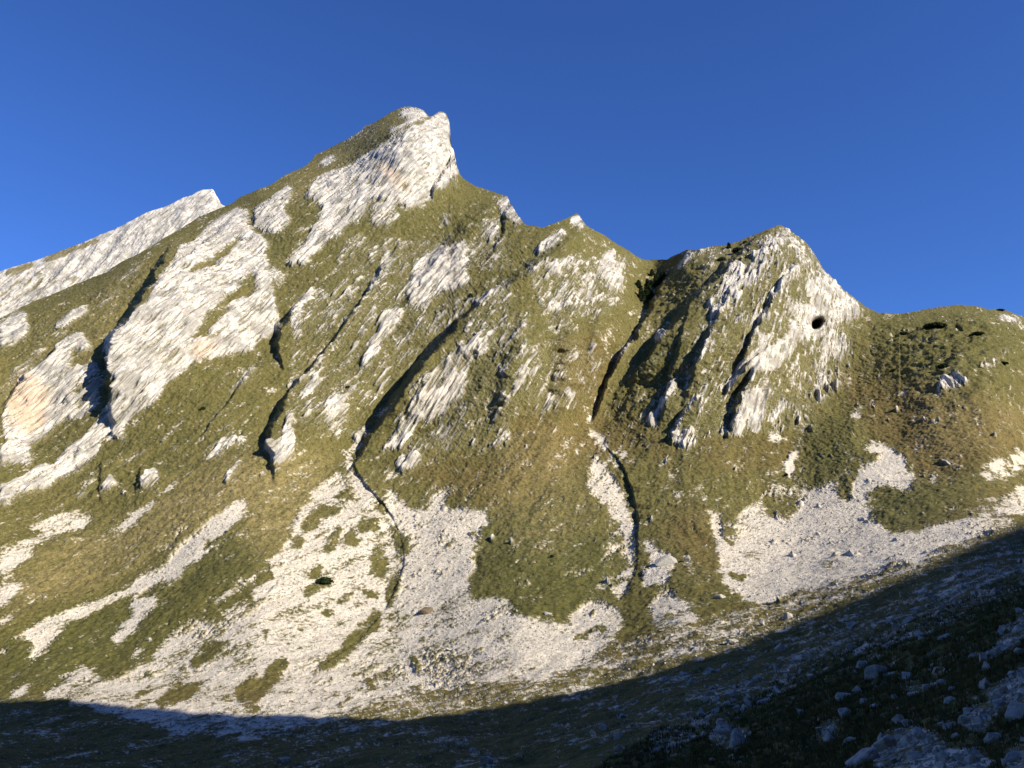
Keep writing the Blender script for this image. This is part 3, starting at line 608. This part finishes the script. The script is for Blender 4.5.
hf = np.stack([kk, kk+1, kk+nc+1, kk+nc], 1)
hc = np.tile([.25, .1, 0, 1.], (len(hv), 1)); hk = np.tile([.3, .3, .4, 1.], (len(hv), 1))
o = build_mesh('shading_ridge', hv, hf, MT, True, {'cover': hc, 'turf_kind': hk}); o['kind'] = 'structure'

# ground under and behind the viewer, joined on below the near edge of the slope
edge = P[(NV-1)*NU:].copy()
gr = [edge]
lin = np.linspace(-1, 1, NU)
for f in (.12, .3, .5, .75, 1.0, 1.4):
    q = edge.copy(); g_ = min(f, 1)
    q[:, 1] = edge[:, 1]*(1-f) - 10*f
    q[:, 0] = edge[:, 0]*(1-g_) + (lin*75 - 15)*g_
    zt = -2.4 + np.maximum(q[:, 0], 0)*.28 + np.minimum(q[:, 0], 0)*.16 - np.maximum(q[:, 1], 0)*.14
    q[:, 2] = edge[:, 2]*(1-g_) + zt*g_; gr.append(q)
for yy in (-34, -300):
    q = gr[-1].copy(); q[:, 1] = yy; q[:, 0] *= 4 if yy < -100 else 1.6; gr.append(q)
# the slopes carried on outside both sides of the view
for sgn, ci in ((1, NU-1), (-1, 0)):
    e = P.reshape(NV, NU, 3)[:, ci]; tgt = gr[2][ci]
    e = np.concatenate([e, [gr[1][ci], gr[2][ci], gr[3][ci]]]); ne = len(e); rws = [e]
    for dx in (3, 8, 20, 50, 110, 220):
        q = e.copy(); q[:, 0] += sgn*dx; rise = .26 if sgn > 0 else .05
        q[:, 2] += dx*(rise*np.clip(1-e[:, 1]/260, -.5, 1)) + fbm(q/12, 2, 6)*min(dx*.15, 3); q[:, 1] -= dx*.05; rws.append(q)
    sv_ = np.concatenate(rws); kk = (np.arange(len(rws)-1)[:, None]*ne + np.arange(ne-1)[None]).ravel()
    sf = np.stack([kk, kk+1, kk+ne+1, kk+ne], 1)
    gcov = np.tile([.0, .04, 0, .5], (len(sv_), 1)); n_c = len(rws)
    o = build_mesh('hillside', sv_, sf, MT, True, {'cover': gcov, 'turf_kind': np.tile([.4, .4, .4, .2], (len(sv_), 1))}); o['kind'] = 'structure'
gv = np.concatenate(gr); kk = (np.arange(len(gr)-1)[:, None]*NU + np.arange(NU-1)[None]).ravel()
gf = np.stack([kk, kk+1, kk+NU+1, kk+NU], 1)
o = build_mesh('ground', gv, gf, MT, True, {'cover': np.tile([.0, .04, 0, .5], (len(gv), 1)), 'turf_kind': np.tile([.3, .3, .4, 1.], (len(gv), 1))}); o['kind'] = 'structure'

# ------------------------------------------------------------------ placing things on the ground
PG = P.reshape(NV, NU, 3)
NG = grid_normals(P, NV, NU).reshape(NV, NU, 3)
def ground(uq, vq):
    uq = np.atleast_1d(uq).astype(float); vq = np.atleast_1d(vq).astype(float)
    a = np.clip((uq-UU[0])/(UU[1]-UU[0]), 0, NU-1.01); s = sil(uq)
    ss = np.interp(uq, UU, SVS); t = (vq-ss)/(838-ss)
    for _ in range(6): t = t - (vrow(s, ss, t)-vq)/(838-ss)
    b = np.clip(t*(NV-1), 0, NV-1.01)
    i = a.astype(int); j = b.astype(int); fa = (a-i)[:, None]; fb = (b-j)[:, None]
    p = PG[j, i]*(1-fa)*(1-fb)+PG[j, i+1]*fa*(1-fb)+PG[j+1, i]*(1-fa)*fb+PG[j+1, i+1]*fa*fb
    return p, NG[j, i]

# loose stones: thousands, one object
def stones(name, n, usel, smin, smax, power, label, seed, weight):
    rg = np.random.default_rng(seed)
    U = rg.uniform(usel[0], usel[1], n*6); V = rg.uniform(usel[2], usel[3], n*6)
    ok = (V > sil(U)+6) & (rg.uniform(size=n*6) < weight(U, V)); U, V = U[ok][:n], V[ok][:n]
    pp, nn = ground(U, V); n = len(U)
    px = smin*(1-rg.uniform(size=n))**(-1/power); px = np.minimum(px, smax)
    size = px*pp[:, 1]/FPX*.5
    cube = np.array([(x, y, z) for x in (-1, 1) for y in (-1, 1) for z in (-1, 1)], float)*.62
    vv = cube[None]*(1+rg.uniform(-.45, .45, (n, 8, 3)))
    vv[:, :, 2] *= rg.uniform(.5, .95, n)[:, None]; vv[:, :, 0] *= rg.uniform(.8, 1.4, n)[:, None]
    q = rg.normal(size=(n, 4)); q /= np.linalg.norm(q, axis=1)[:, None]; a, b, c, e = q.T
    Rm = np.stack([1-2*(c*c+e*e), 2*(b*c-a*e), 2*(b*e+a*c), 2*(b*c+a*e), 1-2*(b*b+e*e), 2*(c*e-a*b), 2*(b*e-a*c), 2*(c*e+a*b), 1-2*(b*b+c*c)], 1).reshape(n, 3, 3)
    vv = np.einsum('nij,nkj->nki', Rm, vv)*size[:, None, None] + (pp+nn*size[:, None]*.25)[:, None]
    fc = np.array([(0,1,3,2),(4,6,7,5),(0,4,5,1),(2,3,7,6),(0,2,6,4),(1,5,7,3)])
    F = (fc[None]+8*np.arange(n)[:, None, None]).reshape(-1, 4)
    o = build_mesh(name, vv.reshape(-1, 3), F, M_ST, False)
    o['kind'] = 'stuff'; o['label'] = label; o['category'] = 'stones'
    return o
sR = scree.reshape(NV, NU)
def wscree(U, V): return np.clip(samp(screeD, U, V)-.10, 0, .9)
stones('loose_stones', 34000, (-20, 1060, 480, 800), .7, 2.4, 3.0, 'small pale limestone rubble lying thick over the scree fans and valley floor', 3, wscree)
stones('scattered_rubble', 3800, (600, 1080, 560, 800), 1.8, 11, 2.2, 'pale broken rubble strewn over the shaded grass slope at lower right', 5,
       lambda U, V: np.where(V > np.interp(U, [560, 768, 1024], [720, 650, 545]), np.clip(samp(screeD, U, V), 0, 1)**1.6, 0))

# grass tufts of the near slope
def tufts(n, seed=9):
    rg = np.random.default_rng(seed)
    U = rg.uniform(560, 1080, n*3); V = rg.uniform(560, 830, n*3)
    ok = (V > np.interp(U, [560, 640, 740, 830, 930, 1024, 1100], [800, 740, 700, 655, 615, 570, 540])); U, V = U[ok][:n], V[ok][:n]
    ok = samp(screeD, U, V) + rg.uniform(-.15, .15, len(U)) < .36; U, V = U[ok], V[ok]
    pp, nn = ground(U, V); n = len(U); NB = 7
    s = np.clip(pp[:, 1]/FPX*rg.uniform(3., 7., n), .06, .38)
    ang = rg.uniform(0, 6.283, (n, NB)); lean = rg.uniform(.1, .9, (n, NB)); hh = s[:, None]*rg.uniform(.5, 1.1, (n, NB)); wd = s[:, None]*.09
    base = pp[:, None] + np.stack([np.cos(ang), np.sin(ang), ang*0], 2)*(s[:, None]*.3)[..., None] - np.array([0, 0, .02])
    side = np.stack([-np.sin(ang), np.cos(ang), ang*0], 2)*wd[..., None]
    tip = base + np.stack([np.cos(ang)*lean, np.sin(ang)*lean, np.ones_like(ang)], 2)*hh[..., None]
    vv = np.stack([base-side, base+side, tip], 2).reshape(-1, 3)
    m = NT('sedge'); n_ = m.noise(.8, detail=3)
    m.link(m.mix(m.ramp(n_, .35, .65), (.055,.062,.018), (.14,.115,.04)), m.b.inputs['Base Color'])
    o = build_mesh('grass_tufts', vv, np.arange(len(vv)).reshape(-1, 3), m.m, False)
    o['kind'] = 'stuff'; o['label'] = 'short tufty grass covering the shaded slope at lower right'; o['category'] = 'grass'
tufts(26000)

# ------------------------------------------------------------------ boulders
import bmesh
def boulder_mesh(seed, sub=3):
    """angular limestone: hull of scattered points, edges knocked off, surface roughened"""
    rg = random.Random(seed); bm = bmesh.new()
    for _ in range(13):
        d = Vector((rg.gauss(0, 1), rg.gauss(0, 1), rg.gauss(0, 1))).normalized()
        mx = max(abs(d.x), abs(d.y), abs(d.z)); d = d*(.55+.45/mx*.8)*rg.uniform(.8, 1.08)
        bm.verts.new(d)
    r = bmesh.ops.convex_hull(bm, input=bm.verts)
    bmesh.ops.delete(bm, geom=list({g for g in r['geom_interior'] + r['geom_unused'] if isinstance(g, bmesh.types.BMVert)}), context='VERTS')
    bmesh.ops.bevel(bm, geom=list(bm.edges), offset=.07, segments=1, affect='EDGES', profile=.5)
    bmesh.ops.triangulate(bm, faces=bm.faces)
    for _ in range(sub-1): bmesh.ops.subdivide_edges(bm, edges=list(bm.edges), cuts=1, use_grid_fill=True)
    arr = np.array([tuple(v.co) for v in bm.verts]); q = arr+seed*3.1
    k = ridged(q*1.7, 2, seed % 50)*.035 + fbm(q*4, 2, 3)*.045
    for vx, kk_ in zip(bm.verts, k): vx.co *= 1+kk_
    me = bpy.data.meshes.new('boulder'); bm.to_mesh(me); bm.free(); return me
def boulder(x, y, wpx, hpx, label, mat=None, name='boulder', group=None, cat='boulder', sub=3):
    boulder.k += 1; sd = boulder.k*7
    p, n = ground(x, y+hpx*.30); p = p[0]
    me = boulder_mesh(sd, sub); me.materials.append(mat or M_ST)
    o = bpy.data.objects.new(name, me); col.objects.link(o)
    k = p[1]/FPX/CP
    o.scale = (wpx*k*.62, (wpx+hpx)*.5*k*.62, hpx*k*.72)
    o.rotation_euler = (random.uniform(-.25, .25), random.uniform(-.25, .25), random.uniform(0, .5) if wpx > hpx*1.4 else random.uniform(0, 6))
    if wpx > hpx*1.4: o.rotation_euler = (random.uniform(-.15,.15), random.uniform(-.35,-.1) if x > 600 else 0, random.uniform(-.2,.2))
    o.location = (p[0], p[1], p[2]+hpx*k*.15)
    o['label'] = label; o['category'] = cat
    if group: o['group'] = group
    return o
boulder.k = 0
GS = 'boulders strewn over the shaded slope'; GL = 'pale boulders along the sunlit valley foot'
for b in [
 (846,699,17,10,'squarish pale block resting above another pale block on the shaded slope'),
 (846,715,14,11,'pale block directly below the squarish one on the shaded slope, left of the rubble row'),
 (880,677,28,12,'long tilted slab of grey limestone in the middle of the shaded grass slope'),
 (943,636,13,9,'rounded grey boulder in dark grass, beside a dull brownish one high on the shaded slope'),
 (919,633,9,10,'dull brownish boulder just left of the rounded grey one high on the shaded slope'),
 (923,641,7,5,'low pale stone at the foot of the dull brownish boulder'),
 (970,652,12,6,'smooth flat oval boulder in dark grass left of the upper right rubble heap'),
 (992,672,8,10,'upright narrow stone below the upper right rubble heap'),
 (852,648,12,8,'blunt pale boulder lying in shaded scree near the shadow edge'),
 (862,664,11,6,'low pale stone between the shaded scree and the dark grass'),
 (858,692,9,8,'small grey block just up the slope from the squarish pale block'),
 (865,702,9,5,'thin flat stone to the right of the stacked pair of pale blocks'),
 (876,705,10,4,'flat pale stone at the right end of the short row beside the stacked pair'),
 (941,615,9,6,'bright round stone near the top of the shaded slope, close to the right rubble'),
 (909,724,10,7,'rounded stone standing alone just above the boulder heap at the bottom edge'),
 (900,732,9,6,'small stone touching the top of the bottom boulder heap, second from its left'),
 (886,744,19,18,'largest pale boulder at the left of the bottom boulder heap'),
 (905,742,15,13,'blocky boulder in the middle of the bottom heap, right of its largest one'),
 (921,739,16,14,'rounded pale boulder at the right end of the top row of the bottom heap'),
 (865,760,30,20,'big dark wedge of rock cut by the bottom edge, left of the boulder heap'),
 (875,749,8,8,'small pale stone wedged between the dark wedge and the boulder heap'),
 (820,730,7,5,'small pale stone left of the boulder heap, alone in dark grass'),
 (849,739,13,6,'low tilted slab in grass above the big dark wedge of rock'),
 (956,696,7,6,'small bright stone just above a flat stone, left of the white crag'),
 (953,705,13,6,'flat stone just below a small bright one, left of the white crag'),
 (989,690,9,11,'upright white block at the upper left corner of the white crag'),
 (1004,692,11,12,'white block beside the upright one along the top of the white crag'),
 (998,705,14,10,'pale block set into the upper middle of the white crag'),
 (968,724,12,10,'pale block at the lower left end of the white crag'),
 (982,722,13,9,'pale block in the lower part of the white crag, second from its left end'),
 (952,730,15,8,'flat pale slab just below the lower left end of the white crag'),
 (957,738,9,6,'small slab tucked under the flat pale slab below the white crag'),
 (991,736,18,12,'pale tilted slab between the white crag and the lower right ledge'),
 (1016,751,34,16,'broad pale ledge of rock in the lower right corner'),
 (1020,712,26,20,'biggest bulging mass of the white crag at the right edge'),
 (1012,676,10,8,'small block perched above the white crag near the right edge'),
 (997,648,12,8,'pale block at the centre of the upper right rubble heap'),
 (1008,640,10,8,'pale block at the top of the upper right rubble heap'),
 (988,656,10,7,'pale block at the lower left of the upper right rubble heap'),
 (1019,655,10,9,'pale block at the right edge beside the upper right rubble heap'),
 (1018,626,12,9,'grey block near the right edge above the upper right rubble heap'),
 (916,758,14,11,'rounded boulder at the bottom edge below the rounded end of the heap'),
 (929,750,9,8,'small boulder below and right of the boulder heap'),
 (945,757,12,9,'pale boulder at the bottom edge midway between heap and ledge'),
 (973,759,14,10,'pale boulder at the bottom edge just left of the broad ledge'),
 (942,682,12,6,'smooth flat boulder on dark grass at the right end of a broken rock band'),
 (927,685,14,8,'grey lump in the middle of the broken rock band on the shaded grass'),
 (909,688,14,8,'grey lump at the left end of the broken rock band on the shaded grass'),
 (738,738,14,20,'tall pale boulder standing at the bottom centre right of the shaded slope'),
 (722,735,18,9,'low slab leaning on the left of the tall pale boulder near the bottom'),
 (713,762,7,5,'small bright stone near the bottom edge below the tall pale boulder'),
 (765,702,16,6,'long flat stone in shaded scree above the tall pale boulder'),
 (667,681,9,5,'flat bright stone just inside the shadow edge, lowest of three'),
 (683,674,8,5,'bright stone just inside the shadow edge, middle of three'),
 (699,661,11,4,'thin bright stone lying almost on the shadow edge, highest of three'),
 (667,744,20,7,'long low slab in dark scree left of the tall pale boulder'),
 (486,763,14,9,'pale boulder at the bottom edge in the deep shade below the right scree fan'),
 (285,760,10,6,'dim pale boulder at the bottom edge in the deep shade at left of centre'),
 (473,748,8,5,'small dim stone above the pale boulder in the deep shade'),
]:
    boulder(*b, group=GS)
for b in [
 (788,615,8,9,'bright pointed boulder in sunlit grass above the right part of the shadow edge'),
 (762,623,6,8,'bright upright boulder with a dark left side just above the shadow edge'),
 (423,692,6,4,'bright round stone in sparse grass below the middle scree fan'),
 (473,684,6,4,'bright flat stone in green grass right of the middle scree fan'),
 (448,651,6,4,'bright stone in the speckled scree below the brown mound'),
 (666,562,22,10,'big smooth pale rock at the head of the small scree patch beside the gully'),
 (687,559,6,8,'upright pale stone beside the big smooth rock mass right of the gully'),
 (720,598,12,5,'flat bright slab in grass beside the right scree fan'),
 (548,615,8,4,'flat pale stone on the lower edge of the green turf cone'),
 (572,624,6,4,'small bright stone below the green turf cone beside the scree'),
 (681,653,4,3,'small bright stone on sunlit grass above the middle of the shadow edge'),
 (653,664,4,3,'small bright stone on sunlit grass left of a similar one near the shadow edge'),
 (733,643,12,5,'pale slab resting right on the shadow edge, half lit'),
 (836,556,12,5,'bright flat block on a grass patch in the right scree fan'),
 (118,594,4,4,'tiny bright stone in the green turf between two scree streaks'),
 (127,568,4,4,'tiny bright stone at the head of the left scree streak'),
 (149,641,6,4,'small pale stone in turf below the forked scree streak'),
]:
    boulder(*b, group=GL, sub=2)
boulder(426,611,15,7,'dark brown earthy mound lying alone on the middle scree fan', M_BR, 'mound', None, 'mound')

# ------------------------------------------------------------------ shrubs and trees
m = NT('needles'); n_ = m.noise(1.5, detail=3)
m.link(m.mix(m.ramp(n_, .35, .65), (.014,.026,.010), (.035,.052,.018)), m.b.inputs['Base Color']); M_ND = m.m
m = NT('bark'); m.link(m.mix(m.noise(4.), (.06,.045,.03), (.13,.10,.07)), m.b.inputs['Base Color']); M_BK = m.m
def leaf_cloud(pts, size, rg):
    n = len(pts); d1 = rg.normal(size=(n, 3)); d1 /= np.linalg.norm(d1, axis=1)[:, None]
    d2 = rg.normal(size=(n, 3)); d2 -= d1*(d1*d2).sum(1)[:, None]; d2 /= np.linalg.norm(d2, axis=1)[:, None]
    s = size*rg.uniform(.6, 1.3, n)[:, None]
    v_ = np.stack([pts-d1*s, pts+d2*s*.5, pts+d1*s, pts-d2*s*.5], 1).reshape(-1, 3)
    return v_, np.arange(4*n).reshape(-1, 4)
def trunk(root, h, r):
    k = 7; a = np.linspace(0, 2*np.pi, k, endpoint=False); vs = []; fs = []
    for j, (z, rr_) in enumerate(((-.4, 1.3), (h*.3, .9), (h*.7, .5), (h, .12))):
        vs += [(math.cos(t)*r*rr_ + .06*z*math.sin(j), math.sin(t)*r*rr_, z) for t in a]
    for j in range(3):
        for i in range(k): fs.append((j*k+i, j*k+(i+1) % k, (j+1)*k+(i+1) % k, (j+1)*k+i))
    return build_mesh('trunk', vs, fs, M_BK, True, parent=root)
def conifer(x, y, hpx, wpx, label, group, seed):
    hpx *= .85; wpx *= .95
    rg = np.random.default_rng(seed); p, _ = ground(x, y); p = p[0]; k = p[1]/FPX/CP
    root = bpy.data.objects.new('conifer', None); col.objects.link(root); root.location = p
    root['label'] = label; root['category'] = 'tree'; root['group'] = group
    H, W = hpx*k, wpx*k*.6
    trunk(root, H*.95, H*.025)
    pts = []
    for j in range(int(H*4)):
        z = H*(.08+.9*(j/(H*4))); rr_ = W*(1-z/H)**.8*rg.uniform(.75, 1.1)+.15
        for b in range(12):
            a = rg.uniform(0, 6.283); t = rg.uniform(.1, 1, 14)[:, None]
            pts.append(np.concatenate([np.cos(a)*rr_*t, np.sin(a)*rr_*t, z-.35*rr_*t], 1)+rg.normal(0, .10, (14, 3)))
    v_, f_ = leaf_cloud(np.concatenate(pts), .28, rg)
    build_mesh('crown', v_, f_, M_ND, False, parent=root)
GT = 'dark conifers in the shaded notch below the col'
for i, (x, y, h, w_, lb) in enumerate([
  (648,300,28,15,'tallest dark green conifer in the shaded notch below the col'),
  (641,302,18,12,'dark conifer leaning against the left side of the tallest one in the notch'),
  (657,288,18,13,'dark conifer just right of the tallest one in the notch'),
  (664,281,13,11,'smaller dark conifer at the right end of the group below the col'),
  (638,288,10,9,'small dark conifer at the upper left of the group below the col'),
  (652,276,9,8,'small dark conifer highest in the group, nearest to the col'),
  (729,249,8,5,'single tiny dark conifer standing on the skyline ridge right of the col')]):
    conifer(x, y, h, w_, lb, GT, 100+i)
def shrub(x, y, wpx, hpx, label, seed, group=None):
    hpx *= .75; wpx *= .85
    rg = np.random.default_rng(seed); p, nrm = ground(x, y); p = p[0]; k = p[1]/FPX/CP
    root = bpy.data.objects.new('shrub', None); col.objects.link(root); root.location = p
    root['label'] = label; root['category'] = 'shrub'
    if group: root['group'] = group
    a, b = wpx*k*.5, hpx*k*.75
    n = int(500+60*wpx)
    q = rg.normal(size=(n, 3)); q /= np.linalg.norm(q, axis=1)[:, None]
    q *= (rg.uniform(.3, 1, n)**.5)[:, None]; q[:, 2] = np.abs(q[:, 2])
    lump = 1+.3*noise(q*2.2+seed, 5)
    pts = q*np.array([a, a*.8, b])*lump[:, None]
    v_, f_ = leaf_cloud(pts, max(a*.12, .16), rg)
    build_mesh('foliage', v_, f_, M_ND, False, parent=root)
    trunk(root, b*.7, max(a*.05, .05)).name = 'stem'
for i, s in enumerate([
  (324,585,19,9,'dark dwarf pine mat lying on the left scree fan'),
  (471,299,8,8,'round dark bush at the head of the long shadowed gully'),
  (203,410,7,6,'small dark bush on the left grass slope below the big white slab'),
  (552,559,4,4,'tiny dark bush in the middle of the green turf cone'),
  (348,389,6,4,'small dark bush on turf beside a pale rock patch above the middle gully'),
  (904,338,12,6,'dark shrub patch left of the shaded hollow on the right grass slope'),
  (935,331,26,7,'widest dark shrub mat in the hollow under the right skyline'),
  (977,338,18,6,'dark shrub mat on the right slope below the broken skyline rocks'),
  (944,369,14,7,'dark shrub directly above the pale outcrop on the right slope'),
  (745,243,6,4,'low dark shrub on the skyline ridge left of the right summit'),
  (738,252,14,7,'dark shrub strip just below the skyline ridge left of the right summit'),
  (722,262,12,7,'dark shrub beside the shadowed rib below the skyline ridge'),
  (1000,311,10,3,'flat dark shrub on the far right skyline'),
  (894,372,8,4,'low dark shrub on the reddish slope right of the cave crag'),
  (1002,365,12,5,'dark shrub mat near the right edge amid reddish grass'),
  (786,477,5,4,'small dark shrub by the narrow white gully at right')]):
    shrub(*s, seed=300+i)
